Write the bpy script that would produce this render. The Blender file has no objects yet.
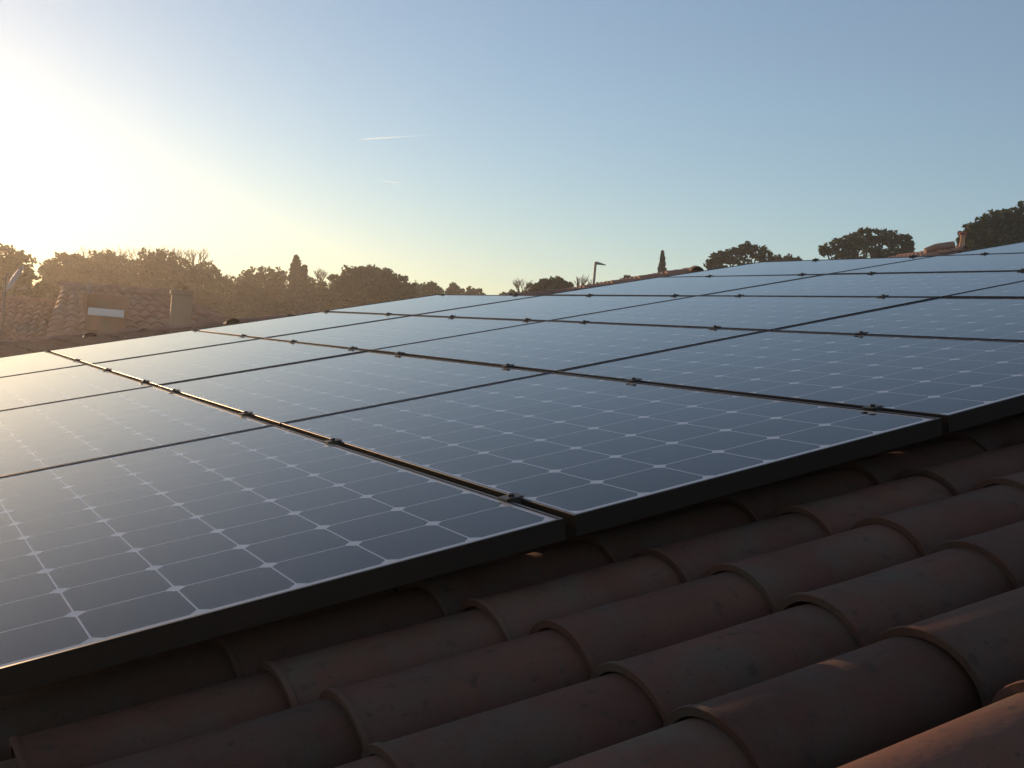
import bpy, bmesh, math, random
import numpy as np
from mathutils import Vector, Matrix
random.seed(7); rng = np.random.default_rng(7)
S = bpy.context.scene
COL = S.collection
# ------------------------------------------------------------------ frame of the roof slope
TH = math.radians(13.0)                                   # roof pitch
BV = Vector((math.cos(TH), 0, math.sin(TH)))              # up the slope
AV = Vector((0, 1, 0))                                    # along the eaves
NV = Vector((-math.sin(TH), 0, math.cos(TH)))             # out of the roof
RW = Matrix((BV, AV, NV)).transposed()
def P(b, a, n): return BV*b + AV*a + NV*n
# camera solved from the seams of the array
RC = Matrix(((0.85864157, -0.50099929, -0.10832522), (-0.16555885, -0.07106417, -0.98363619), (0.485103, 0.86252512, -0.14396351)))
CAM = P(-1.0495, -1.6875, 0.5415)
FPX = 1121.64
MC = RW @ RC.transposed()                                 # camera (x right, y down, z forward) -> world
cd = bpy.data.cameras.new('camera'); cam = bpy.data.objects.new('camera', cd); COL.objects.link(cam)
cd.sensor_width = 36; cd.lens = FPX/1024*36; cd.clip_start = 0.02; cd.clip_end = 30000
m4 = Matrix((MC@Vector((1, 0, 0)), -(MC@Vector((0, 1, 0))), -(MC@Vector((0, 0, 1))))).transposed().to_4x4()
m4.translation = CAM; cam.matrix_world = m4; S.camera = cam
def ray(x, y): return (MC @ Vector(((x-512)/FPX, (y-384)/FPX, 1))).normalized()
def at(x, y, dist):                                       # the point seen at pixel x, y at this horizontal distance
    d = ray(x, y); return CAM + d*(dist/math.hypot(d.x, d.y))
# ------------------------------------------------------------------ light
SUN = ray(-205, 112)
w = bpy.data.worlds.new('World'); S.world = w; w.use_nodes = True
nt = w.node_tree; bg = nt.nodes['Background']; sk = nt.nodes.new('ShaderNodeTexSky'); sk.sky_type = 'NISHITA'
sk.sun_disc = False; sk.sun_elevation = math.asin(SUN.z); sk.sun_rotation = math.atan2(SUN.x, SUN.y)
sk.altitude = 50; sk.air_density = 1.0; sk.dust_density = 0.12; sk.ozone_density = 2.4
sky_whiten = nt.nodes.new('ShaderNodeMix'); sky_whiten.data_type = 'RGBA'; sky_whiten.inputs[0].default_value = .17   # even pale tint mixed in to whiten the sky glow
sky_whiten.inputs[7].default_value = (3.5, 3.3, 3.45, 1); nt.links.new(sk.outputs[0], sky_whiten.inputs[6]); nt.links.new(sky_whiten.outputs[2], bg.inputs[0]); bg.inputs[1].default_value = 0.105
sl = bpy.data.lights.new('sun', 'SUN'); sl.energy = 2.8; sl.angle = math.radians(0.5); sl.color = (1.0, 0.62, 0.33)
so = bpy.data.objects.new('sun', sl); COL.objects.link(so); so.rotation_euler = (-SUN).to_track_quat('-Z', 'Y').to_euler()
S.view_settings.view_transform = 'Standard'; S.view_settings.look = 'None'
S.view_settings.gamma = 1; S.view_settings.use_curve_mapping = False
S.view_settings.exposure = 0.58
S.cycles.max_bounces = 8; S.cycles.volume_bounces = 1

# ------------------------------------------------------------------ helpers
def tag(o, label=None, cat=None, group=None, kind=None):
    if label: o['label'] = label
    if cat: o['category'] = cat
    if group: o['group'] = group
    if kind: o['kind'] = kind
    return o
def empty(name, loc, mat=None):
    o = bpy.data.objects.new(name, None); COL.objects.link(o)
    if mat is not None: o.matrix_world = Matrix.Translation(loc) @ mat.to_4x4()
    else: o.location = loc
    o.empty_display_size = .1
    return o
class MB:
    def __init__(s): s.v = []; s.f = []; s.uv = None
    def add(s, v, f):
        k = len(s.v); s.v += [tuple(p) for p in v]; s.f += [tuple(i+k for i in q) for q in f]; return s
    def box(s, lo, hi, M=None):
        v = [Vector((x, y, z)) for x in (lo[0], hi[0]) for y in (lo[1], hi[1]) for z in (lo[2], hi[2])]
        if M is not None: v = [M@p for p in v]
        return s.add(v, [(0, 1, 3, 2), (4, 6, 7, 5), (0, 4, 5, 1), (2, 3, 7, 6), (0, 2, 6, 4), (1, 5, 7, 3)])
    def tube(s, pts, rad, n=8, cap=True):
        pts = [Vector(p) for p in pts]; rings = []
        for i, p in enumerate(pts):
            d = (pts[min(i+1, len(pts)-1)]-pts[max(i-1, 0)]).normalized()
            u = d.orthogonal().normalized() if i == 0 else (u-d*u.dot(d)).normalized()
            w_ = d.cross(u); r = rad[i] if hasattr(rad, '__len__') else rad
            rings.append([p+(u*math.cos(2*math.pi*k/n)+w_*math.sin(2*math.pi*k/n))*r for k in range(n)])
        v = [q for r in rings for q in r]; f = []
        for i in range(len(pts)-1):
            for k in range(n): f.append((i*n+k, i*n+(k+1) % n, (i+1)*n+(k+1) % n, (i+1)*n+k))
        if cap: f.append(tuple(range(n-1, -1, -1))); f.append(tuple((len(pts)-1)*n+k for k in range(n)))
        return s.add(v, f)
    def lathe(s, prof, c, n=24):
        v = [(c[0]+r*math.cos(2*math.pi*k/n), c[1]+r*math.sin(2*math.pi*k/n), c[2]+z) for r, z in prof for k in range(n)]
        f = [(i*n+k, i*n+(k+1) % n, (i+1)*n+(k+1) % n, (i+1)*n+k) for i in range(len(prof)-1) for k in range(n)]
        return s.add(v, f)
    def mesh(s, name, mat=None, smooth=False, ang=None):
        me = bpy.data.meshes.new(name); me.from_pydata(s.v, [], s.f); me.update()
        if mat: me.materials.append(mat)
        if smooth: me.polygons.foreach_set('use_smooth', [True]*len(me.polygons))
        if ang: me.set_sharp_from_angle(angle=math.radians(ang))
        return me
    def build(s, name, mat, parent=None, smooth=False, ang=None, bevel=0):
        o = bpy.data.objects.new(name, s.mesh(name, mat, smooth, ang)); COL.objects.link(o)
        if parent: o.parent = parent
        if bevel:
            b = o.modifiers.new('bevel', 'BEVEL'); b.width = bevel; b.segments = 2; b.limit_method = 'ANGLE'
        return o
def N(nt, t, **k):
    n = nt.nodes.new(t)
    for a, v in k.items(): setattr(n, a, v)
    return n
def mat(name, col=(.5, .5, .5), rough=.6, metal=0, spec=.5):
    m = bpy.data.materials.new(name); m.use_nodes = True; b = m.node_tree.nodes['Principled BSDF']
    b.inputs['Base Color'].default_value = (*col, 1); b.inputs['Roughness'].default_value = rough
    b.inputs['Metallic'].default_value = metal; b.inputs['Specular IOR Level'].default_value = spec
    return m
def math_(nt, op, a, b=None, c=None):
    n = nt.nodes.new('ShaderNodeMath'); n.operation = op
    for i, q in enumerate((a, b, c)):
        if q is None: continue
        if isinstance(q, (int, float)): n.inputs[i].default_value = q
        else: nt.links.new(q, n.inputs[i])
    return n.outputs[0]
def noisy(name, c1, c2, scale, rough=.8, bump=0, detail=6, c3=None, scale3=1, bscale=None, metal=0, rnd=0, lo=.35, hi=.65, lo3=.5, hi3=.68, spec=.5, c4=None):
    m = mat(name, c1, rough, metal, spec); t = m.node_tree; b = t.nodes['Principled BSDF']
    tc = N(t, 'ShaderNodeTexCoord'); n1 = N(t, 'ShaderNodeTexNoise'); n1.inputs['Scale'].default_value = scale; n1.inputs['Detail'].default_value = detail
    co = tc.outputs['Object']
    if rnd:
        oi = N(t, 'ShaderNodeObjectInfo'); mp = N(t, 'ShaderNodeVectorMath', operation='ADD'); sc = N(t, 'ShaderNodeVectorMath', operation='SCALE')
        t.links.new(oi.outputs['Random'], sc.inputs[0]); sc.inputs['Scale'].default_value = 37.0
        t.links.new(co, mp.inputs[0]); t.links.new(sc.outputs[0], mp.inputs[1]); co = mp.outputs[0]
    t.links.new(co, n1.inputs['Vector'])
    r = N(t, 'ShaderNodeValToRGB'); r.color_ramp.elements[0].color = (*c1, 1); r.color_ramp.elements[1].color = (*c2, 1)
    r.color_ramp.elements[0].position = lo; r.color_ramp.elements[1].position = hi
    t.links.new(n1.outputs[0], r.inputs[0]); out = r.outputs[0]
    if c3:
        n3 = N(t, 'ShaderNodeTexNoise'); n3.inputs['Scale'].default_value = scale3; n3.inputs['Detail'].default_value = 8; n3.inputs['Roughness'].default_value = .65
        t.links.new(co, n3.inputs['Vector'])
        r3 = N(t, 'ShaderNodeValToRGB'); r3.color_ramp.elements[0].position = lo3; r3.color_ramp.elements[1].position = hi3
        t.links.new(n3.outputs[0], r3.inputs[0]); mx = N(t, 'ShaderNodeMix', data_type='RGBA')
        t.links.new(r3.outputs[0], mx.inputs[0]); t.links.new(out, mx.inputs[6]); mx.inputs[7].default_value = (*c3, 1); out = mx.outputs[2]
    if c4:       # small dark lichen and soot flecks
        for sc4, a4, b4 in ((34, .60, .70), (95, .62, .72)):
            n4 = N(t, 'ShaderNodeTexNoise'); n4.inputs['Scale'].default_value = sc4; n4.inputs['Detail'].default_value = 5; t.links.new(co, n4.inputs['Vector'])
            r4 = N(t, 'ShaderNodeValToRGB'); r4.color_ramp.elements[0].position = a4; r4.color_ramp.elements[1].position = b4; r4.color_ramp.elements[1].color = (.75, .75, .75, 1)
            t.links.new(n4.outputs[0], r4.inputs[0]); mx4 = N(t, 'ShaderNodeMix', data_type='RGBA'); t.links.new(r4.outputs[0], mx4.inputs[0])
            t.links.new(out, mx4.inputs[6]); mx4.inputs[7].default_value = (*c4, 1); out = mx4.outputs[2]
    if rnd:
        hs = N(t, 'ShaderNodeHueSaturation'); t.links.new(out, hs.inputs['Color'])
        t.links.new(math_(t, 'MULTIPLY_ADD', oi.outputs['Random'], rnd, 1-rnd/2), hs.inputs['Value']); out = hs.outputs[0]
    t.links.new(out, b.inputs['Base Color'])
    if bump:
        nb = N(t, 'ShaderNodeTexNoise'); nb.inputs['Scale'].default_value = bscale or scale*4; nb.inputs['Detail'].default_value = 8
        t.links.new(co, nb.inputs['Vector'])
        bp = N(t, 'ShaderNodeBump'); bp.inputs['Strength'].default_value = 1; bp.inputs['Distance'].default_value = bump
        t.links.new(nb.outputs[0], bp.inputs['Height']); t.links.new(bp.outputs[0], b.inputs['Normal'])
    return m
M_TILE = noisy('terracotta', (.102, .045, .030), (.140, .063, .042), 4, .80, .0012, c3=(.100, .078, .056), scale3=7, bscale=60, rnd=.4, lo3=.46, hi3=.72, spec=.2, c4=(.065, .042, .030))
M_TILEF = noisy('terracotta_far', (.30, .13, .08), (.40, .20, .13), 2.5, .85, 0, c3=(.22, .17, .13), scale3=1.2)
M_WALL = noisy('render', (.62, .50, .38), (.68, .57, .44), 1.2, .9, .003, bscale=60)
M_WHITE = noisy('white_paint', (.72, .74, .76), (.80, .80, .80), 1.0, .6)
M_FRAME = mat('black_anodised', (.015, .011, .009), .38, 0, .28)
M_CLAMP = mat('dark_aluminium', (.040, .034, .030), .5, .3)
M_RAIL = mat('rail_aluminium', (.20, .20, .20), .45, .9)
M_BOLT = mat('steel', (.55, .54, .52), .3, 1)
M_DARK = mat('dark_felt', (.02, .018, .016), .95)
M_BARK = noisy('bark', (.08, .06, .045), (.13, .10, .07), 3, .9)
M_GREY = noisy('painted_metal', (.17, .18, .18), (.22, .23, .23), 3, .5)
def foliage(name, c1, c2):
    m = noisy(name, c1, c2, .9, .6, 0, rnd=.25, spec=.3); t = m.node_tree; b = t.nodes['Principled BSDF']
    tr = N(t, 'ShaderNodeBsdfTranslucent'); tr.inputs[0].default_value = (c2[0]*1.5, c2[1]*1.4, c2[2]*.6, 1)
    mx = N(t, 'ShaderNodeMixShader'); mx.inputs[0].default_value = .16
    t.links.new(b.outputs[0], mx.inputs[1]); t.links.new(tr.outputs[0], mx.inputs[2])
    t.links.new(mx.outputs[0], t.nodes['Material Output'].inputs[0]); return m
M_PINE = foliage('pine_needles', (.040, .055, .022), (.075, .095, .035))
M_OAK = foliage('oak_leaves', (.045, .055, .022), (.095, .105, .045))
M_CYP = foliage('cypress_leaves', (.030, .048, .028), (.05, .07, .04))

# ------------------------------------------------------------------ setting: ground
GZ = -4.2
g = MB(); n_ = 60
R_ = [0]+[3*1.18**k for k in range(48)]
v = [(0, 0, 0)]; f = []
for i, r in enumerate(R_[1:]):
    for k in range(n_):
        t_ = 2*math.pi*k/n_; v.append((r*math.cos(t_), r*math.sin(t_), (math.sin(r*.05+t_*3)*.25*min(1, r/60)) if r < 500 else 0))
for k in range(n_): f.append((0, 1+k, 1+(k+1) % n_))
for i in range(len(R_)-2):
    for k in range(n_): f.append((1+i*n_+k, 1+(i+1)*n_+k, 1+(i+1)*n_+(k+1) % n_, 1+i*n_+(k+1) % n_))
g.add(v, f)
M_GR = noisy('dry_grass', (.10, .10, .045), (.17, .145, .08), .4, .95, .02, c3=(.22, .18, .12), scale3=.15, bscale=8)
o = g.build('ground', M_GR); o.location = (0, 0, GZ); tag(o, kind='structure')

# ------------------------------------------------------------------ own house: hipped tile roof
H = .100                       # crest of the cover tiles below the glass plane
HC = 10.5                      # hip in plan: y = HC - x
house = tag(empty('house', (2, 2, GZ)), 'low house with the barrel tile roof that carries the solar panels', 'house')
ix = Matrix.Translation((-2, -2, -GZ))
def under(o, root=house):     # keep world placement under a root
    o.parent = root; o.matrix_parent_inverse = root.matrix_world.inverted() if root.matrix_world != Matrix.Identity(4) else Matrix.Translation(-root.location)
    return o
bpy.context.view_layer.update()
RX = 8.2; EX = -3.2; Y0 = -4.5   # ridge plan x, eave x, near verge y
def zr(x): return x*math.tan(TH)
dk = -.19/math.cos(TH)
XE2 = 2*RX-EX                  # far eave
hy = HC-RX
yf = HC-EX
deck = MB()
def pt(x, y, z): return (x, y, z+dk)
deck.add([pt(EX, Y0, zr(EX)), pt(RX, Y0, zr(RX)), pt(RX, hy, zr(RX)), pt(EX, yf, zr(EX))], [(0, 1, 2, 3)])
deck.add([pt(RX, hy, zr(RX)), pt(EX, yf, zr(EX)), pt(XE2, yf, zr(EX))], [(0, 2, 1)])
deck.add([pt(RX, Y0, zr(RX)), pt(XE2, Y0, zr(EX)), pt(XE2, yf, zr(EX)), pt(RX, hy, zr(RX))], [(0, 1, 2, 3)])
roof = under(deck.build('roof', M_DARK))
wl = MB(); a_, b_ = EX+.5, XE2-.5
wl.box((a_, Y0+.4, GZ-.2), (b_, yf-.5, zr(EX)+dk-.02))
wl.add([(a_, Y0+.4, zr(EX)+dk-.02), (b_, Y0+.4, zr(EX)+dk-.02), (RX, Y0+.4, zr(RX)+dk-.06)], [(0, 1, 2)])
under(wl.build('wall', M_WALL))

EXPO, PITCH, TLEN = .3715, .2075, .45
def cover(seg=20, L=TLEN, ro=.104, ri=.089, ho=.091, hi_=.0775, th=.009, wob=0.0):
    """half-round tapered tile; origin at lip, on the axis at the base; +x up the slope"""
    mb = MB(); st = [(0, .0028), (.003, .0042), (.009, .0040), (.013, .0006), (.12, 0), (.24, 0), (.36, 0), (L, 0)]
    n = seg+1; outer = []; inner = []
    for x, ex in st:
        t = x/L; r = ro+(ri-ro)*t; h = ho+(hi_-ho)*t
        bow = wob*math.sin(math.pi*t)
        for k in range(n):
            an = math.pi*k/seg; c, s_ = math.cos(an), math.sin(an)
            sg = 1+.0*s_
            outer.append((x, (r+ex)*c*sg+bow, (h+ex)*s_**.92-.001+wob*.4*math.sin(7*t+2*an)))
            inner.append((x, (r-th)*c+bow, (h-th)*s_**.92-.001+wob*.4*math.sin(7*t+2*an)))
    m = len(st); v = outer+inner; f = []; O = m*n
    for i in range(m-1):
        for k in range(seg):
            a = i*n+k
            f.append((a, a+1, a+n+1, a+n)); f.append((O+a, O+a+n, O+a+n+1, O+a+1))
    for k in range(seg):
        f.append((k, O+k, O+k+1, k+1)); a = (m-1)*n+k; f.append((a, a+1, O+a+1, O+a))
    for i in range(m-1):
        a = i*n; f.append((a, a+n, O+a+n, O+a)); a = i*n+seg; f.append((a, O+a, O+a+n, a+n))
    mb.add(v, f); return mb
def channel(seg=12, L=TLEN, r0=.086, r1=.100, th=.012):
    mb = MB(); v = []; f = []; n = seg+1; st = [0, .15, .3, L]
    for sgn in (0, 1):
        for x in st:
            t = x/L; r = r0+(r1-r0)*t-sgn*th; h = .052+.012*t-sgn*th*.8
            for k in range(n):
                an = math.pi*k/seg; v.append((x, r*math.cos(an), -h*math.sin(an)+.012*t))
    O = len(st)*n
    for i in range(len(st)-1):
        for k in range(seg):
            a = i*n+k; f.append((a, a+n, a+n+1, a+1)); f.append((O+a, O+a+1, O+a+n+1, O+a+n))
        for a, d in ((i*n, 0), (i*n+seg, 0)): f.append((a, O+a, O+a+n, a+n))
    for k in range(seg): f.append((k, k+1, O+k+1, O+k))
    mb.add(v, f); return mb
cov = [cover(wob=q).mesh('roof_tile', M_TILE, True, 38) for q in (0, .0022, -.0018)]
chan = channel().mesh('channel_tile', M_TILE, True, 38)
def place(name, me, b, a, n, rz=0., ry=0.):
    o = bpy.data.objects.new(name, me); COL.objects.link(o)
    o.matrix_world = Matrix.Translation(P(b, a, n)) @ (RW @ Matrix.Rotation(rz, 3, 'Z') @ Matrix.Rotation(ry, 3, 'Y')).to_4x4()
    o.parent = roof
    return o
A0 = -.8875; B0 = -.255
SH_ROW = [0, .025, .045, .065, .03, 0]
A_ROW = [-.875, -.645, -.423, -.212, -.03, .15]
near = set()
random.seed(11)
for r in range(0, 6):
    sh = SH_ROW[r]
    for t in range(-2, 6):
        near.add((r, t))
        a = A_ROW[r]; b = B0+EXPO*t
        hb = .012 if r == 1 else (.015 if r == 0 else 0)
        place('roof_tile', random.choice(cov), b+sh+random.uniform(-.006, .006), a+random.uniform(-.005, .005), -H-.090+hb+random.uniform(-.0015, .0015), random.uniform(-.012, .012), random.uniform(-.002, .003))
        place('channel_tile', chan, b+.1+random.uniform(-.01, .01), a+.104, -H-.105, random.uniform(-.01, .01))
# the rest of the roof covering: same tiles, simpler, one mesh per slope
def tile_field(fr, rows, ts, ok, seg=7):
    """fr(b,a,n)->world"""
    vs = []; fs = []
    an = np.linspace(0, math.pi, seg+1)
    for r in rows:
        a = A0+PITCH*r
        for t in ts:
            b = B0+EXPO*t
            if not ok(b, a, r, t): continue
            j = rng.uniform(-.008, .008)
            for kind in (0, 1):
                k0 = len(vs)
                ac = a if kind == 0 else a+PITCH/2
                for x, rr, hh in ((0, .099 if kind == 0 else .086, .090 if kind == 0 else -.052), (TLEN, .079 if kind == 0 else .1, .073 if kind == 0 else -.055)):
                    for q in an: vs.append(fr(b+x+j, ac+rr*math.cos(q), -H-(.090 if kind == 0 else .105)+hh*math.sin(q)))
                n = seg+1
                for k in range(seg): fs.append((k0+k, k0+k+1, k0+n+k+1, k0+n+k))
                if kind == 0:      # thickness seen at the lip
                    k1 = len(vs)
                    for q in an: vs.append(fr(b+j, ac+.086*math.cos(q), -H-.090+.077*math.sin(q)))
                    for k in range(seg): fs.append((k0+k, k1+k, k1+k+1, k0+k+1))
    m = MB(); m.v = [tuple(p) for p in vs]; m.f = fs; return m
def ok1(b, a, r, t):
    if (r, t) in near: return False
    x = (b+.2)*math.cos(TH); return EX < b*math.cos(TH) and x < min(RX, HC-a)-.05 and a > Y0
rows1 = range(int((Y0-A0)/PITCH)-1, int((yf-A0)/PITCH)+1)
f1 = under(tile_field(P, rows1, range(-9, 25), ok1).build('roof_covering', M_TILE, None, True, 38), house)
def P2(b, a, n):   # slope falling away to +Y: b runs up towards -Y
    return Vector((a, HC+(-b*math.cos(TH)+n*math.sin(TH)), b*math.sin(TH)+n*math.cos(TH)))
def ok2(b, a, r, t):
    x = (b+.2)*math.cos(TH); return EX < b*math.cos(TH) and x < min(a, 2*RX-a)-.05
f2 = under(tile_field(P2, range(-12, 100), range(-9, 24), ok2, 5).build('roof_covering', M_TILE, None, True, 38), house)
# ridge caps along the hip and the ridge
def caps(name, p0, p1, root, r=.105, ln=.38, m=M_TILE, up=Vector((0, 0, 1)), seg=12, first=0):
    mb = MB(); d = (p1-p0); L = d.length; d.normalize(); s_ = d.cross(up).normalized(); u = s_.cross(d)
    k = 0; x = first
    while x < L:
        r0, r1 = r*1.0, r*.86; v = []
        jj = random.uniform(-.006, .006); ju = random.uniform(-.004, .004)
        for xx, rr in ((x, r0), (x+.015, r0*1.02), (x+.03, r0*.98), (min(x+ln+.05, L+.06), r1)):
            for q in range(seg+1):
                an = math.pi*q/seg; v.append(p0+d*xx+s_*(rr*math.cos(an)+jj)+u*(rr*.9*math.sin(an)+ju))
        n = seg+1
        for q in range(seg+1):
            an = math.pi*q/seg; v.append(p0+d*(x+.002)+s_*((r0-.014)*math.cos(an)+jj)+u*((r0-.014)*.9*math.sin(an)+ju))
        f = [(i*n+q, i*n+q+1, (i+1)*n+q+1, (i+1)*n+q) for i in range(3) for q in range(seg)]
        f += [(q, 4*n+q, 4*n+q+1, q+1) for q in range(seg)]
        mb.add(v, f); x += ln
    return under(mb.build(name, m, None, True, 38), root)
hp0 = Vector((EX, yf, zr(EX)-.15)); hp1 = Vector((RX, hy, zr(RX)-.15))
caps('hip_ridge', hp0-Vector((0, 0, .03)), hp1-Vector((0, 0, .03)), house, m=M_TILEF)  # lighter clay than the slope, standing in for glare on the backlit caps
caps('roof_ridge', hp1, Vector((RX, Y0, zr(RX)-.13)), house)

# ------------------------------------------------------------------ solar array
W_, L_, GB, GA, CP = .992, 1.651, .0238, .0138, .1605
def glass_material():
    m = mat('solar_glass', (.01, .01, .02), .12); t = m.node_tree; b = t.nodes['Principled BSDF']
    tc = N(t, 'ShaderNodeTexCoord'); sp = N(t, 'ShaderNodeSeparateXYZ'); t.links.new(tc.outputs['Object'], sp.inputs[0])
    mx, my = (W_-6*CP)/2, (L_-10*CP)/2
    def cell(o, m0, cnt):
        q = math_(t, 'DIVIDE', math_(t, 'SUBTRACT', o, m0), CP)
        fr = math_(t, 'FRACT', q); d = math_(t, 'MULTIPLY', math_(t, 'ABSOLUTE', math_(t, 'SUBTRACT', fr, .5)), CP)
        out = math_(t, 'MAXIMUM', math_(t, 'LESS_THAN', q, 0.), math_(t, 'GREATER_THAN', q, float(cnt)))
        return q, d, out
    qx, dx, ox = cell(sp.outputs[0], mx, 6); qy, dy, oy = cell(sp.outputs[1], my, 10)
    line = math_(t, 'GREATER_THAN', math_(t, 'MAXIMUM', dx, dy), CP/2-.00155)
    dia = math_(t, 'GREATER_THAN', math_(t, 'ADD', dx, dy), CP-.0185)
    wh = math_(t, 'MAXIMUM', math_(t, 'MAXIMUM', line, dia), math_(t, 'MAXIMUM', ox, oy))
    # per-cell tint
    fl = N(t, 'ShaderNodeCombineXYZ'); t.links.new(math_(t, 'FLOOR', qx), fl.inputs[0]); t.links.new(math_(t, 'FLOOR', qy), fl.inputs[1])
    oi = N(t, 'ShaderNodeObjectInfo'); t.links.new(math_(t, 'MULTIPLY', oi.outputs['Random'], 50.), fl.inputs[2])
    wn = N(t, 'ShaderNodeTexWhiteNoise'); t.links.new(fl.outputs[0], wn.inputs[0])
    rp = N(t, 'ShaderNodeValToRGB'); rp.color_ramp.elements[0].color = (.006, .006, .011, 1); rp.color_ramp.elements[1].color = (.012, .012, .019, 1)
    t.links.new(wn.outputs[0], rp.inputs[0])
    # faint dust film
    nz = N(t, 'ShaderNodeTexNoise'); nz.inputs['Scale'].default_value = 1.7; nz.inputs['Detail'].default_value = 7; t.links.new(tc.outputs['Object'], nz.inputs['Vector'])
    mxc = N(t, 'ShaderNodeMix', data_type='RGBA'); t.links.new(wh, mxc.inputs[0]); t.links.new(rp.outputs[0], mxc.inputs[6]); mxc.inputs[7].default_value = (.40, .41, .44, 1)
    mx2 = N(t, 'ShaderNodeMix', data_type='RGBA'); mpn = N(t, 'ShaderNodeMapping'); mpn.inputs['Scale'].default_value = (2.0, 26, 1); t.links.new(tc.outputs['Object'], mpn.inputs['Vector'])
    oa = N(t, 'ShaderNodeVectorMath', operation='ADD'); t.links.new(mpn.outputs[0], oa.inputs[0]); t.links.new(fl.inputs[2].links[0].from_socket, oa.inputs[1])
    ns = N(t, 'ShaderNodeTexNoise'); ns.inputs['Scale'].default_value = 1.0; ns.inputs['Detail'].default_value = 5; t.links.new(oa.outputs[0], ns.inputs['Vector'])
    edge = math_(t, 'MULTIPLY', math_(t, 'POWER', math_(t, 'SUBTRACT', 1.0, math_(t, 'MINIMUM', math_(t, 'MULTIPLY', sp.outputs[0], 14.), 1.0)), 1.5), .16)
    dust = math_(t, 'ADD', math_(t, 'MULTIPLY', math_(t, 'POWER', ns.outputs[0], 2.5), .07), math_(t, 'MULTIPLY', nz.outputs[0], .030))
    t.links.new(math_(t, 'ADD', dust, math_(t, 'MULTIPLY', edge, ns.outputs[0])), mx2.inputs[0])
    t.links.new(mxc.outputs[2], mx2.inputs[6]); mx2.inputs[7].default_value = (.40, .36, .30, 1)
    t.links.new(mx2.outputs[2], b.inputs['Base Color'])
    t.links.new(math_(t, 'ADD', math_(t, 'MULTIPLY', ns.outputs[0], .05), math_(t, 'MULTIPLY_ADD', nz.outputs[0], .04, .03)), b.inputs['Roughness'])
    b.inputs['IOR'].default_value = 1.22; b.inputs['Specular Tint'].default_value = (1, .91, .93, 1)
    return m
M_GLASS = glass_material()
def panel_meshes():
    fr = MB(); h = .040; lip = .006
    prof = [(0, -h), (0, -.0008), (.0008, 0), (lip, 0), (lip, -.0022), (.0025, -.0022), (.0025, -h+.002), (.028, -h+.002), (.028, -h)]
    corners = [(0, 0, 1, 1), (W_, 0, -1, 1), (W_, L_, -1, -1), (0, L_, 1, -1)]
    v = []; m = len(prof)
    for x, y, sx, sy in corners:
        for d, z in prof: v.append((x+sx*d, y+sy*d, z))
    f = []
    for c in range(4):
        c2 = (c+1) % 4
        for k in range(m): k2 = (k+1) % m; f.append((c*m+k, c2*m+k, c2*m+k2, c*m+k2))
    fr.add(v, f); fm = fr.mesh('frame', M_FRAME)
    gl = MB(); e = .0028
    gl.box((e, e, -.0062), (W_-e, L_-e, -.0026)); gm = gl.mesh('glass', M_GLASS)
    bk = MB(); bk.box((.38, L_-.16, -.030), (.50, L_-.04, -.0066)); bm = bk.mesh('junction_box', M_FRAME)
    return fm, gm, bm
FM, GM, BM = panel_meshes()
cols = list(range(-1, 7)); rowsof = lambda m: 4 if m < 3 else (3 if m < 5 else 2)
colname = ['left edge', 'second', 'third', 'fourth', 'fifth', 'sixth', 'seventh', 'far right']
rowname = ['front row', 'second row back', 'third row back', 'farthest row']
coltxt = {-1: 'leftmost column, cut by the photo edge', 0: 'second column from the left', 1: 'third column from the left', 2: 'fourth column from the left', 3: 'fifth column from the left', 4: 'sixth column from the left', 5: 'seventh column, upper right', 6: 'eighth column, at the top right'}
zb = {-1: 0, 0: 0, 1: -.0005, 2: .0014, 3: .0032, 4: .0065, 5: .009, 6: .010, 7: .010}
random.seed(5)
def visible(m, n):
    xs = []
    for (b, a) in ((m*(W_+GB), n*(L_+GA)), (m*(W_+GB)+W_, n*(L_+GA)), (m*(W_+GB), n*(L_+GA)+L_), (m*(W_+GB)+W_, n*(L_+GA)+L_)):
        d = MC.transposed() @ (P(b, a, 0)-CAM)
        if d.z > 0: xs.append((512+FPX*d.x/d.z, 384+FPX*d.y/d.z))
    return xs and min(x for x, y in xs) < 1024 and max(x for x, y in xs) > 0 and min(y for x, y in xs) < 768
for m in cols:
    for n in range(rowsof(m)):
        if not visible(m, n): print('panel hidden', m, n); continue
        b, a = m*(W_+GB), n*(L_+GA)
        z0, z1 = zb[m], zb[m+1]
        rot = RW @ Matrix.Rotation(-math.atan2(z1-z0, W_)+random.uniform(-.0012, .0012), 3, 'Y') @ Matrix.Rotation(random.uniform(-.0012, .0012), 3, 'X')
        r = empty('solar_panel', P(b, a, z0), rot)
        tag(r, 'dark solar panel in the %s, %s' % (rowname[n], coltxt[m]), 'solar panel', 'solar panels mounted flat on the tile roof')
        for nm, me in (('frame', FM), ('glass', GM), ('junction_box', BM)):
            c = bpy.data.objects.new(nm, me); COL.objects.link(c); c.parent = r
# rails and clamps
RAILS = [(.21, 1.18), (1.98, 2.97), (3.53, 4.42), (5.38, 6.56)]
ordn = ['first', 'second', 'third', 'fourth', 'fifth', 'sixth', 'seventh', 'eighth']
for n in range(4):
    for q, a in enumerate(RAILS[n]):
        last = max(m for m in cols if rowsof(m) > n)
        mb = MB(); b0, b1 = -1.06, last*(W_+GB)+W_+.03
        mb.box((b0, -.019, -.078), (b1, -.006, -.042)); mb.box((b0, .006, -.078), (b1, .019, -.042)); mb.box((b0, -.019, -.082), (b1, .019, -.0785))
        o = mb.build('mounting_rail', M_RAIL); o.matrix_world = Matrix.Translation(P(0, a, 0)) @ RW.to_4x4()
        tag(o, 'aluminium rail under the %s, %s side of the row' % (['front row of panels', 'second row of panels', 'third row of panels', 'farthest row of panels'][n], ['near', 'far'][q]), 'mounting rail', 'rails under the solar panels')
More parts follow.
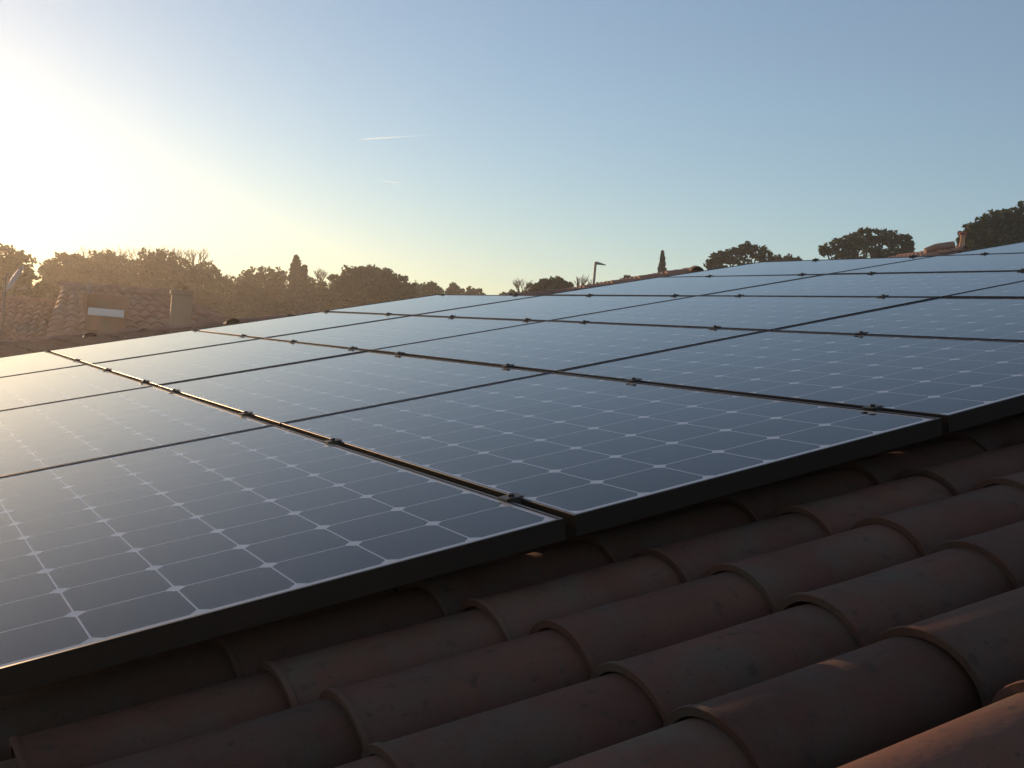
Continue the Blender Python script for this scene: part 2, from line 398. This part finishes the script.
cb = MB(); cb.box((-.0105, -.020, -.036), (.0105, .020, .0005)); cb.box((-.020, -.017, .0012), (.020, .017, .0042)); CM = cb.mesh('clamp_body', M_CLAMP)
bt = MB(); bt.lathe([(0, .0095), (.0055, .0095), (.0066, .0085), (.0066, .0042)], (0, 0, 0), 12); BT = bt.mesh('bolt', M_CLAMP)
eb = MB(); eb.box((-.003, -.020, -.036), (.014, .020, .0005)); eb.box((-.003, -.020, .0012), (.024, .020, .0050)); 
seams = [m for m in range(0, 7)]
for m in seams:
    k = 0
    for n in range(4):
        if n >= max(rowsof(m-1), rowsof(m)): continue
        for a in RAILS[n]:
            b = m*(W_+GB)-GB/2
            r = empty('panel_clamp', P(b, a, zb[m]+.0003), RW @ Matrix.Rotation(random.uniform(-.06, .06), 3, 'Z'))
            d = MC.transposed() @ (P(b, a, 0)-CAM); px = 512+FPX*d.x/d.z
            if px < -20 or px > 1044:
                bpy.data.objects.remove(r); continue
            tag(r, 'small dark clamp, %s from the front in the %s seam from the left' % (ordn[k], ordn[m]), 'clamp', 'clamps in the seams between the panels')
            k += 1
            for nm, me in (('clamp_body', CM), ('bolt', BT)):
                c = bpy.data.objects.new(nm, me); COL.objects.link(c); c.parent = r

# ------------------------------------------------------------------ trees
def leaf_cloud(blobs, size, dens, seed, up=.0):
    """blobs: (centre, rx, rz) ellipsoids -> leaf sized quads spread through them, in uneven clumps"""
    r = np.random.default_rng(seed); V = []; cnt = 0
    for c, rx, rz in blobs:
        nclump = 44
        u = r.normal(size=(nclump, 3)); u /= np.linalg.norm(u, axis=1)[:, None]
        rad = r.uniform(.5, 1.02, nclump)[:, None]; cc = u*rad*np.array([rx, rx, rz])
        cr = r.uniform(.16, .34, nclump)*rx
        for q in range(nclump):
            k = int(dens*9*(cr[q]/size)**1.4)+5
            p = r.normal(size=(k, 3)); p /= np.linalg.norm(p, axis=1)[:, None]; p *= (r.uniform(.25, 1.0, (k, 1))**.5)*cr[q]; p[:, 2] *= .75
            ctr = p+cc[q]+np.array(c)
            a = r.normal(size=(k, 3)); a /= np.linalg.norm(a, axis=1)[:, None]
            b = r.normal(size=(k, 3)); b -= a*(a*b).sum(1)[:, None]; b /= np.linalg.norm(b, axis=1)[:, None]
            s = size*r.uniform(.5, 1.25, (k, 1))
            V.append(np.stack([ctr-a*s, ctr-b*s*.5, ctr+a*s, ctr+b*s*.5], 1).reshape(-1, 3)); cnt += k
    return np.concatenate(V), cnt
def fast_quads(name, V, cnt, m, parent):
    me = bpy.data.meshes.new(name); me.vertices.add(cnt*4); me.vertices.foreach_set('co', V.astype(np.float32).ravel())
    me.loops.add(cnt*4); me.loops.foreach_set('vertex_index', np.arange(cnt*4, dtype=np.int32))
    me.polygons.add(cnt); me.polygons.foreach_set('loop_start', np.arange(cnt, dtype=np.int32)*4); me.polygons.foreach_set('loop_total', np.full(cnt, 4, dtype=np.int32))
    me.update(calc_edges=True); me.materials.append(m)
    o = bpy.data.objects.new(name, me); COL.objects.link(o); o.parent = parent; return o
def tree(name, label, cat, D, blobs, m, seed, size=.10, dens=.62, trunk=None, fill=True, group='trees around the neighbouring houses', flat=.8):
    """blobs in picture units (x, y, r, depth offset m) at distance D"""
    xs = sum(b[0] for b in blobs)/len(blobs); base = at(xs, 300, D); base.z = GZ
    root = tag(empty(name, base), label, cat, group)
    B = []; px = D/FPX
    rr = random.Random(seed)
    for b in blobs:
        c = at(b[0], b[1], D+(b[3] if len(b) > 3 else rr.uniform(-1, 1)*b[2]*px*.6))-base
        R = b[2]*px; B.append((c, R, R*flat))
        if fill and c.z-R*flat > 1.6:
            z = c.z-R*.7
            while z > 1.2:
                B.append((Vector((c.x+rr.uniform(-.2, .2)*R, c.y+rr.uniform(-.2, .2)*R, z)), R*1.0, R*flat)); z -= R*.9
    V, n = leaf_cloud(B, size, dens, seed)
    fast_quads('crown', V, n, m, root)
    tb = MB(); top = max(B, key=lambda q: q[0].z)[0]; tr = .045*max(1.5, top.z*.5)+.05
    tb.tube([(0, 0, -.1), (.08, .05, top.z*.3), (top.x*.3, top.y*.3, top.z*.55), (top.x*.8, top.y*.8, top.z*.92)], [tr, tr*.8, tr*.55, tr*.2], 8)
    for c, R, rz in B[:14]:
        s0 = Vector((top.x*.25, top.y*.25, max(1.0, min(top.z*.55, c.z*.6)))); mid = s0.lerp(c, .5)+Vector((0, 0, -.1*R))
        tb.tube([s0, mid, c], [tr*.42, tr*.28, tr*.08], 5)
    tb.build('trunk', M_BARK, root, True)
    return root
def bare_tree(label, x, ytop, D, spread, seed, base_y=None):
    base = at(x, 300, D); base.z = GZ; root = tag(empty('bare_tree', base), label, 'tree', 'leafless trees behind the evergreens')
    top = at(x, ytop, D).z-GZ; r = random.Random(seed); mb = MB()
    w_ = spread*D/FPX
    def grow(p, d, ln, rad, k):
        q = p+d*ln; mid = p.lerp(q, .5)+Vector((r.uniform(-1, 1), r.uniform(-1, 1), 0))*ln*.07
        mb.tube([p, mid, q], [rad, rad*.85, rad*.65], 5 if k > 2 else 3, False)
        if k == 0: return
        for i in range(3 if k > 2 else 2):
            nd = (d+Vector((r.uniform(-1, 1), r.uniform(-1, 1), r.uniform(-.1, .65)))*.62).normalized()
            grow(p.lerp(q, r.uniform(.6, 1)), nd, ln*r.uniform(.6, .85), rad*.62, k-1)
    st = Vector((0, 0, 0)); t0 = Vector((.05, .03, max(.5, top-w_*2.2)))
    mb.tube([st, t0], [.11, .08], 7)
    for i in range(4):
        d = Vector((math.cos(i*1.6+seed)*.5, math.sin(i*1.6+seed)*.5, .9)).normalized(); grow(t0, d, w_*.75, .045, 4)
    mb.build('branches', M_BARK, root, True)
    return root
evg = 'dense evergreens against the bright left sky'
tree('pine_tree', 'tall dark pine cut by the left edge of the photo', 'tree', 42, [(-22, 258, 20), (2, 259, 18), (22, 265, 14), (6, 282, 22), (-40, 285, 30), (33, 292, 18)], M_PINE, 1)
tree('oak_tree', 'low bushy tree right of the gap beside the leftmost pine', 'tree', 48, [(52, 272, 12), (64, 266, 14), (78, 266, 13), (72, 262, 8), (60, 292, 20), (84, 290, 16)], M_OAK, 2)
tree('oak_tree', 'broad rounded dark tree behind the skylight roof', 'tree', 52, [(96, 267, 16), (112, 265, 17), (126, 268, 15), (104, 262, 10), (104, 290, 22), (126, 292, 18)], M_OAK, 3)
tree('oak_tree', 'broad rounded dark tree directly behind the square chimney', 'tree', 50, [(146, 267, 17), (164, 265, 17), (180, 269, 15), (155, 261, 10), (154, 292, 22), (178, 292, 20)], M_OAK, 4)
tree('oak_tree', 'smaller dark tree just right of the square chimney', 'tree', 55, [(198, 274, 13), (208, 271, 12), (204, 296, 20), (190, 300, 14)], M_OAK, 5)
tree('oak_tree', 'low dark tree in the dip left of the conifer, lower than its neighbours', 'tree', 60, [(222, 284, 11), (236, 284, 12), (228, 304, 20)], M_OAK, 6)
tree('pine_tree', 'flat topped pine touching the left of the narrow conifer', 'tree', 58, [(254, 277, 11), (266, 276, 11), (279, 277, 10), (260, 296, 18), (280, 298, 18), (250, 305, 14)], M_PINE, 7)
tree('conifer_tree', 'narrow columnar conifer standing above the tree line', 'tree', 56, [(296.2, 257, 1.6), (296.4, 259.5, 2.8), (296.5, 263, 4.2), (296, 268, 5.5), (296.5, 275, 6), (297, 283, 8), (297, 294, 12), (305, 267, 2.0)], M_CYP, 8, size=.09, dens=.8)
tree('pine_tree', 'low pine filling the gap right of the narrow conifer', 'tree', 57, [(308, 284, 9), (318, 288, 9), (312, 300, 16), (326, 302, 12)], M_PINE, 9)
tree('umbrella_pine', 'wide domed umbrella pine right of the conifer', 'tree', 50, [(338, 283, 13), (350, 277, 12), (362, 275, 12), (374, 275, 12), (386, 278, 12), (397, 284, 12), (406, 290, 11), (356, 284, 16), (378, 284, 16), (345, 300, 18), (370, 298, 22), (396, 304, 18), (330, 296, 12)], M_PINE, 10)
tree('oak_tree', 'low tree on the right shoulder of the umbrella pine', 'tree', 62, [(418, 290, 10), (430, 287, 7), (436, 294, 10), (421, 304, 14), (409, 300, 12)], M_OAK, 11)
tree('oak_tree', 'small bushy tree above the top corner of the farthest panels', 'tree', 66, [(453, 292, 8), (454, 287, 5), (462, 295, 7)], M_OAK, 12)
tree('oak_tree', 'lowest small tree before the bright gap in the tree line', 'tree', 68, [(471, 292, 6), (478, 294, 7), (468, 297, 7)], M_OAK, 13)
tree('shrub', 'small low shrub left of the dark mound shaped bush', 'shrub', 60, [(505, 297, 6), (514, 295, 6), (524, 296, 6)], M_OAK, 14)
tree('bush', 'dark mound shaped bush left of the street lamp', 'bush', 40, [(535, 289, 7), (546, 284, 7.5), (557, 283, 8), (566, 286, 7), (552, 293, 12), (570, 293, 6)], M_PINE, 15, size=.08)
tree('shrub', 'rounded shrub just right of the street lamp', 'shrub', 44, [(601, 287, 5), (608, 285.5, 5.5), (614, 287, 4.5)], M_OAK, 16, size=.08)
tree('shrub', 'ragged shrub left of the tile ridge end', 'shrub', 44, [(623, 282, 3.5), (628, 279, 4.5), (633, 281, 4)], M_OAK, 17, size=.08)
tree('cypress_tree', 'slim pointed cypress rising behind the short tile ridge', 'tree', 50, [(662.6, 251.5, .6), (662.5, 254, 1.2), (662.6, 258, 2.2), (662.4, 263, 3.0), (662.2, 269, 3.8), (662, 276, 4.4), (662, 284, 5)], M_CYP, 18, size=.06, dens=.9)
tree('pine_tree', 'lumpy pine with gaps in its crown, right of the tile ridge end', 'tree', 46, [(712, 264, 7), (720, 258, 9), (733, 256, 10), (746, 250, 9), (757, 252, 9), (765, 258, 9), (740, 268, 15), (716, 272, 10), (728, 285, 16), (755, 280, 18)], M_PINE, 19, size=.10, dens=.42, fill=False)
tree('shrub', 'thin low bush trailing right of the lumpy pine', 'shrub', 52, [(778, 259, 5), (788, 259, 5), (797, 261, 4.5)], M_OAK, 20, size=.08)
tree('oak_tree', 'wide rounded oak rising alone above the upper panels', 'tree', 44, [(826, 250, 7), (838, 245, 8), (852, 243, 10), (864, 238, 11), (880, 237, 11), (893, 239, 9), (906, 241, 8), (908, 250, 6), (866, 252, 16), (890, 255, 14), (842, 256, 12), (850, 272, 14), (872, 275, 18)], M_OAK, 21, size=.095, dens=.5, fill=False)
tree('pine_tree', 'large dark pine in the upper right corner behind the chimney pot', 'tree', 40, [(966, 236, 7), (975, 230, 9), (984, 224, 9), (996, 218, 11), (1010, 216, 12), (1026, 216, 14), (1044, 222, 16), (990, 240, 16), (1015, 240, 20), (970, 248, 10), (1045, 245, 20)], M_PINE, 22, size=.10, dens=.6)
for i, (x, y, D, sp, lb) in enumerate([(108, 238, 60, 17, 'leafless tree whose twigs top the broad tree behind the skylight'), (139, 240, 62, 15, 'leafless tree with twigs between the two broad rounded trees'),
        (172, 240, 60, 14, 'leafless tree with twigs above the tree behind the square chimney'), (193, 243, 58, 13, 'leafless tree leaning over the dip right of the square chimney'), (85, 246, 60, 12, 'small leafless tree above the bushy left tree'),
        (318, 266, 58, 8, 'thin leafless sapling right of the narrow conifer'), (520, 274, 56, 11, 'leafless tree left of the dark mound shaped bush'), (550, 274, 52, 9, 'leafless tree showing above the dark mound shaped bush'),
        (579, 272, 52, 10, 'leafless tree between the mound shaped bush and the lamp')]):
    bare_tree(lb, x, y, D, sp, 40+i)

# ------------------------------------------------------------------ neighbouring houses
def ribbed(p0, p1, q0, q1, rib=.21, amp=.035):
    """tile slope between the top edge p0-p1 and the bottom edge q0-q1 with rolls running down it"""
    mb = MB(); n = max(2, int((p1-p0).length/rib)); k = 6; v = []; nr = (p1-p0).cross(q0-p0).normalized()
    if nr.z < 0: nr = -nr
    steps = max(2, int((q0-p0).length/.36))
    for j in range(steps+1):
        for side in (0, 1):
            if (j == 0 and side == 0) or (j == steps and side == 1): continue
            t = j/steps
            for i in range(n*k+1):
                s_ = i/(n*k); e = abs(math.sin(math.pi*i/k))*amp*2+(.03 if side == 0 else 0)
                v.append(p0.lerp(p1, s_).lerp(q0.lerp(q1, s_), t)+nr*e)
    w2 = n*k+1; rows = len(v)//w2
    mb.add(v, [(r*w2+i, r*w2+i+1, (r+1)*w2+i+1, (r+1)*w2+i) for r in range(rows-1) for i in range(w2-1)]); return mb
def dirn(v): v = Vector(v); v.z = 0; return v.normalized()
# (1) house on the left with the skylight and square chimney
hb = at(110, 300, 24); hb.z = GZ
h1 = tag(empty('house', hb), 'low neighbouring tile roofed house at the left with square chimney and roof terrace', 'house')
bpy.context.view_layer.update()
def U(o, r): o.parent = r; o.matrix_parent_inverse = Matrix.Translation(-r.location); return o
rl = at(62, 293.5, 26.5); rr_ = at(168, 286, 24.5); rr_.z = rl.z = (rl.z+rr_.z)/2
fw = dirn(at(110, 300, 10)-CAM)                      # away from the camera
def drop(p, back, dz): return p-fw*back+Vector((0, 0, -dz))
sd = dirn(rr_-rl)
e0 = drop(rl, 4.6, 1.35)-sd*.2; e1 = drop(rr_, 4.6, 1.35)+sd*3.4
U(ribbed(rl, rr_, e0, e1).build('roof', M_TILEF, None, True, 50), h1)
eb1 = rr_+fw*3.6+Vector((0, 0, -1.35))+sd*3.4; eb0 = rl+fw*3.6+Vector((0, 0, -1.35))
U(ribbed(rl, rr_, eb0, eb1).build('roof', M_TILEF, None, True, 50), h1)
hipm = MB(); hipm.add([rr_, e1, eb1], [(0, 1, 2)]); U(hipm.build('hip_end', M_TILEF), h1)
caps('roof_ridge', rl, rr_, h1, .12, .4, M_TILEF); caps('hip_ridge', rr_, e1, h1, .12, .4, M_TILEF)
ll = at(-130, 300, 24); ll.z = rl.z-.42; l2 = rl+Vector((0, 0, -.42))
f0 = drop(ll, 4.4, 1.2); f1_ = drop(l2, 4.4, 1.2)
U(ribbed(ll, l2, f0, f1_).build('roof', M_TILEF, None, True, 50), h1)
U(ribbed(ll, l2, ll+fw*3.5+Vector((0, 0, -1.2)), l2+fw*3.5+Vector((0, 0, -1.2))).build('roof', M_TILEF, None, True, 50), h1)
caps('roof_ridge', ll, l2, h1, .13, .4, M_TILEF)
wz = e0.z+.0
wmb = MB()
def prism(mb, pts, z0, z1s):
    n = len(pts); v = [(p.x, p.y, z0) for p in pts]+[(p.x, p.y, z) for p, z in zip(pts, z1s)]
    mb.add(v, [tuple(range(n-1, -1, -1)), tuple(range(n, 2*n))]+[(i, (i+1) % n, n+(i+1) % n, n+i) for i in range(n)])
prism(wmb, [e0+fw*.4, e1+fw*.4-sd*.4, eb1-fw*.4-sd*.4, eb0-fw*.4], GZ, [wz-.03]*4)
prism(wmb, [f0+fw*.4, f1_+fw*.4, l2+fw*3.1, ll+fw*3.1], GZ, [f0.z-.03]*4)
wmb.add([rl, e0+fw*.05, l2, eb0], [(0, 1, 3)])
U(wmb.build('wall', M_WALL), h1)
M_PLAST = noisy('brown_render', (.30, .22, .15), (.36, .27, .19), 2, .9)
# roof terrace: dark recess with pale parapet band
c0 = at(88, 311, 22.5); c1 = at(124, 313.5, 22.2)
d_ = dirn(c1-c0); up = Vector((0, 0, 1))
Mx = Matrix((d_, fw, up)).transposed().to_4x4(); ln = (c1-c0).length
par = MB(); T = Matrix.Translation(c0) @ Mx
par.box((0, -.05, -.07), (ln, .05, .07), T); o = U(par.build('parapet', M_WHITE, bevel=.008), h1)
rec = MB(); rec.box((-.05, .06, -.35), (ln+.05, .5, .02), T); rec.box((-.1, .45, .02), (ln+.1, .53, .34), T); rec.box((-.12, -.02, .0), (-.04, .5, .34), T)
U(rec.build('terrace_recess', M_TILEF, bevel=.01), h1)
cc = at(180, 318, 21.5); ch = MB(); pxm = 21.5/FPX
T = Matrix.Translation(cc) @ Mx
hw = 10*pxm; hh = 26*pxm
ch.box((-hw, -hw, -1.2), (hw, hw, hh-.08), T); ch.box((-hw-.03, -hw-.03, hh-.078), (hw+.03, hw+.03, hh), T)
chim = U(ch.build('chimney', M_PLAST, bevel=.01), h1)
for sx in (.05,):
    pm = MB(); p = cc+d_*sx*1.2+up*hh; pm.lathe([(.05, 0), (.055, .02), (.04, .03), (.042, .07), (.05, .085), (.03, .085), (.03, .02)], p, 12)
    q = pm.build('chimney_pot', M_TILEF, None, True, 40); q.parent = chim
# vent pipe on the ridge
vp = MB(); p = at(88, 294, 25); vp.tube([p-up*.5, p+up*.22], .035, 10); U(vp.build('vent_pipe', M_GREY, None, True, 40), h1)
# satellite dish, seen edge-on
dc = at(12.5, 277, 22); dish = tag(empty('satellite_dish', dc), 'pale satellite dish tilted nearly edge-on at the far left', 'satellite dish')
sdv = dirn(MC @ Vector((1, 0, 0))); vd = dirn(dc-CAM); sv = Vector((vd.y, -vd.x, 0)); ax = (sv*.88-up*.46-vd*.14).normalized()
Rm = ax.to_track_quat('Z', 'Y').to_matrix()
dm = MB(); prof = [(0, 0), (.10, .006), (.2, .024), (.27, .044), (.275, .05), (.27, .052), (.2, .032), (.1, .014), (0, .008)]
dm.lathe(prof, (0, 0, 0), 32); dm.v = [tuple(Rm@Vector(q)) for q in dm.v]
dm.build('reflector', M_WHITE, dish, True, 40)
am = MB(); am.tube([Rm@Vector((0, -.25, .03)), Rm@Vector((0, -.08, .26))], .010, 8); am.tube([Rm@Vector((0, -.1, .24)), Rm@Vector((0, -.04, .30))], .025, 10); am.build('feed_arm', M_GREY, dish, True)
sm = MB(); back = Rm@Vector((0, 0, 0)); sm.tube([back, back-ax*.12, back-ax*.12-up*1.6], .022, 8); sm.build('mast', M_GREY, dish, True)

# (2) short tile ridge right of the middle, (3) roof behind the far right panels
def back_house(x0, y0, D0, x1, y1, D1, label, pitch=.27, wd=4.0, r=.11):
    a = at(x0, y0, D0); b = at(x1, y1, D1); z = b.z; a.z = z
    root = tag(empty('house', Vector(((a.x+b.x)/2, (a.y+b.y)/2, GZ))), label, 'house')
    bpy.context.view_layer.update()
    d = dirn(b-a); s_ = Vector((-d.y, d.x, 0)); up = Vector((0, 0, 1)); top = -.10
    a2, b2 = a+up*top, b+up*top
    for sg in (-1, 1):
        U(ribbed(a2, b2, a2+s_*sg*wd-up*wd*pitch, b2+s_*sg*wd-up*wd*pitch).build('roof', M_TILEF, None, True, 50), root)
    caps('roof_ridge', a2-up*0.0, b2-up*0.0, root, r, .42, M_TILEF)
    wm = MB(); ez = z-wd*pitch-.1; i = .25
    A = [a2+d*i+s_*(wd-.35), a2+d*i-s_*(wd-.35), b2-d*i-s_*(wd-.35), b2-d*i+s_*(wd-.35)]
    prism(wm, A, GZ, [ez+.05]*4)
    for e in (a2+d*i, b2-d*i):
        wm.add([e+s_*(wd-.35)-up*((wd-.35)*pitch+.02), e-s_*(wd-.35)-up*((wd-.35)*pitch+.02), e-up*.04], [(0, 1, 2)])
    U(wm.build('wall', M_WALL), root); return root, a, b, d, s_
back_house(560, 289, 24, 697, 265.5, 15, 'neighbouring house showing only its short tile ridge below the cypress')
r3, a3, b3, d3, s3 = back_house(900, 254.6, 36, 965, 246, 33, 'neighbouring house showing a sliver of tile roof behind the upper right panels', r=.13)
cb_ = at(961.5, 250, 33.2); px = 33.2/FPX
pot = MB(); pot.lathe([(.001, -.6), (3.4*px, -.6), (3.4*px, 0), (2.8*px, 3*px), (2.1*px, 9*px), (2.2*px, 12*px), (2.7*px, 13*px), (2.7*px, 14*px), (.001, 14*px)], cb_, 20)
M_POT = noisy('pot_terracotta', (.52, .24, .13), (.60, .30, .18), 4, .8)
pt_ = U(pot.build('chimney', M_POT, None, True, 40), r3)
M_RED = noisy('red_clay', (.30, .05, .03), (.36, .07, .04), 4, .7)
cp = MB(); cp.lathe([(.001, 14.2*px), (3.6*px, 14.2*px), (3.9*px, 15*px), (3.3*px, 16.2*px), (.001, 16.8*px)], cb_, 20)
q = cp.build('chimney_cap', M_RED, None, True, 40); q.parent = pt_
hp = MB(); c_ = at(938, 252, 33); s2 = dirn(MC@Vector((1, 0, 0)))
for k in range(2):
    pass
hp.tube([c_-s2*12*px, c_-s2*2*px+up*4.5*px, c_+s2*14*px+up*8*px], [2.6*px, 3.2*px, 3.4*px], 12)
U(hp.build('hip_ridge', M_TILEF, None, True, 40), r3)

# street lamp
lb_ = at(592.5, 300, 30); lb_.z = GZ; lt = at(595.6, 262.2, 30); lp = tag(empty('street_lamp', lb_), 'thin street lamp with one short arm, standing alone against the sky', 'street lamp')
px = 30/FPX; bpy.context.view_layer.update(); s2 = dirn(MC@Vector((1, 0, 0)))
pm = MB(); pm.tube([Vector((0, 0, 0)), lt-lb_], [1.9*px, 1.25*px], 12); pm.build('pole', M_GREY, lp, True, 40)
hm = MB(); t0 = lt-lb_
v = []; 
for s_, w2, z0, z1 in ((-.8, .9, -2.6, .6), (1.5, 2.2, -2.2, .5), (6, 2.0, -2.2, -.6), (10.5, .7, -2.3, -1.7)):
    for sw in (-1, 1):
        for z in (z0, z1): v.append(t0+(s2*s_+fw*sw*w2+up*z)*px)
f = []
for i in range(3):
    a = i*4
    for p, q in ((0, 1), (1, 3), (3, 2), (2, 0)): f.append((a+p, a+q, a+4+q, a+4+p))
f += [(0, 2, 3, 1), (12, 13, 15, 14)]
hm.add(v, f); hm.build('lamp_head', M_GREY, lp, bevel=.01)

# contrails, high and far
M_CON = bpy.data.materials.new('contrail'); M_CON.use_nodes = True; t = M_CON.node_tree; t.nodes.remove(t.nodes['Principled BSDF'])
vs = N(t, 'ShaderNodeVolumePrincipled'); vs.inputs['Color'].default_value = (1, 1, 1, 1); vs.inputs['Density'].default_value = .02; vs.inputs['Anisotropy'].default_value = .6
t.links.new(vs.outputs[0], t.nodes['Material Output'].inputs['Volume'])
def contrail(x0, y0, x1, y1, D, r, label, fades):
    p0, p1 = at(x0, y0, D), at(x1, y1, D*1.05); n = len(fades); mb = MB()
    mb.tube([p0.lerp(p1, i/(n-1)) for i in range(n)], [r*q for q in fades], 10)
    o = mb.build('contrail', M_CON)
    tag(o, label, 'contrail', 'vapour trails in the clear sky')
contrail(357, 139.5, 446, 134, 7000, 5.5, 'longer thin white vapour trail high in the clear sky', [.3, .9, 1, 1, .9, .7, .5, .4, .3, .2, .05])
contrail(372, 179.5, 401, 183.4, 8000, 5, 'shorter faint vapour trail below the longer one', [.05, .2, .5, .7, .7, .3])

# ------------------------------------------------------------------ haze
hz = MB(); hz.box((-95, -25, GZ-1.5), (95, 115, 9.5))
hm_ = bpy.data.materials.new('haze'); hm_.use_nodes = True; t = hm_.node_tree; t.nodes.remove(t.nodes['Principled BSDF'])
pv = N(t, 'ShaderNodeVolumePrincipled'); pv.inputs['Color'].default_value = (.95, .93, .9, 1); pv.inputs['Density'].default_value = .0019; pv.inputs['Anisotropy'].default_value = .72
t.links.new(pv.outputs[0], t.nodes['Material Output'].inputs['Volume'])
o = hz.build('haze', hm_); tag(o, kind='stuff')
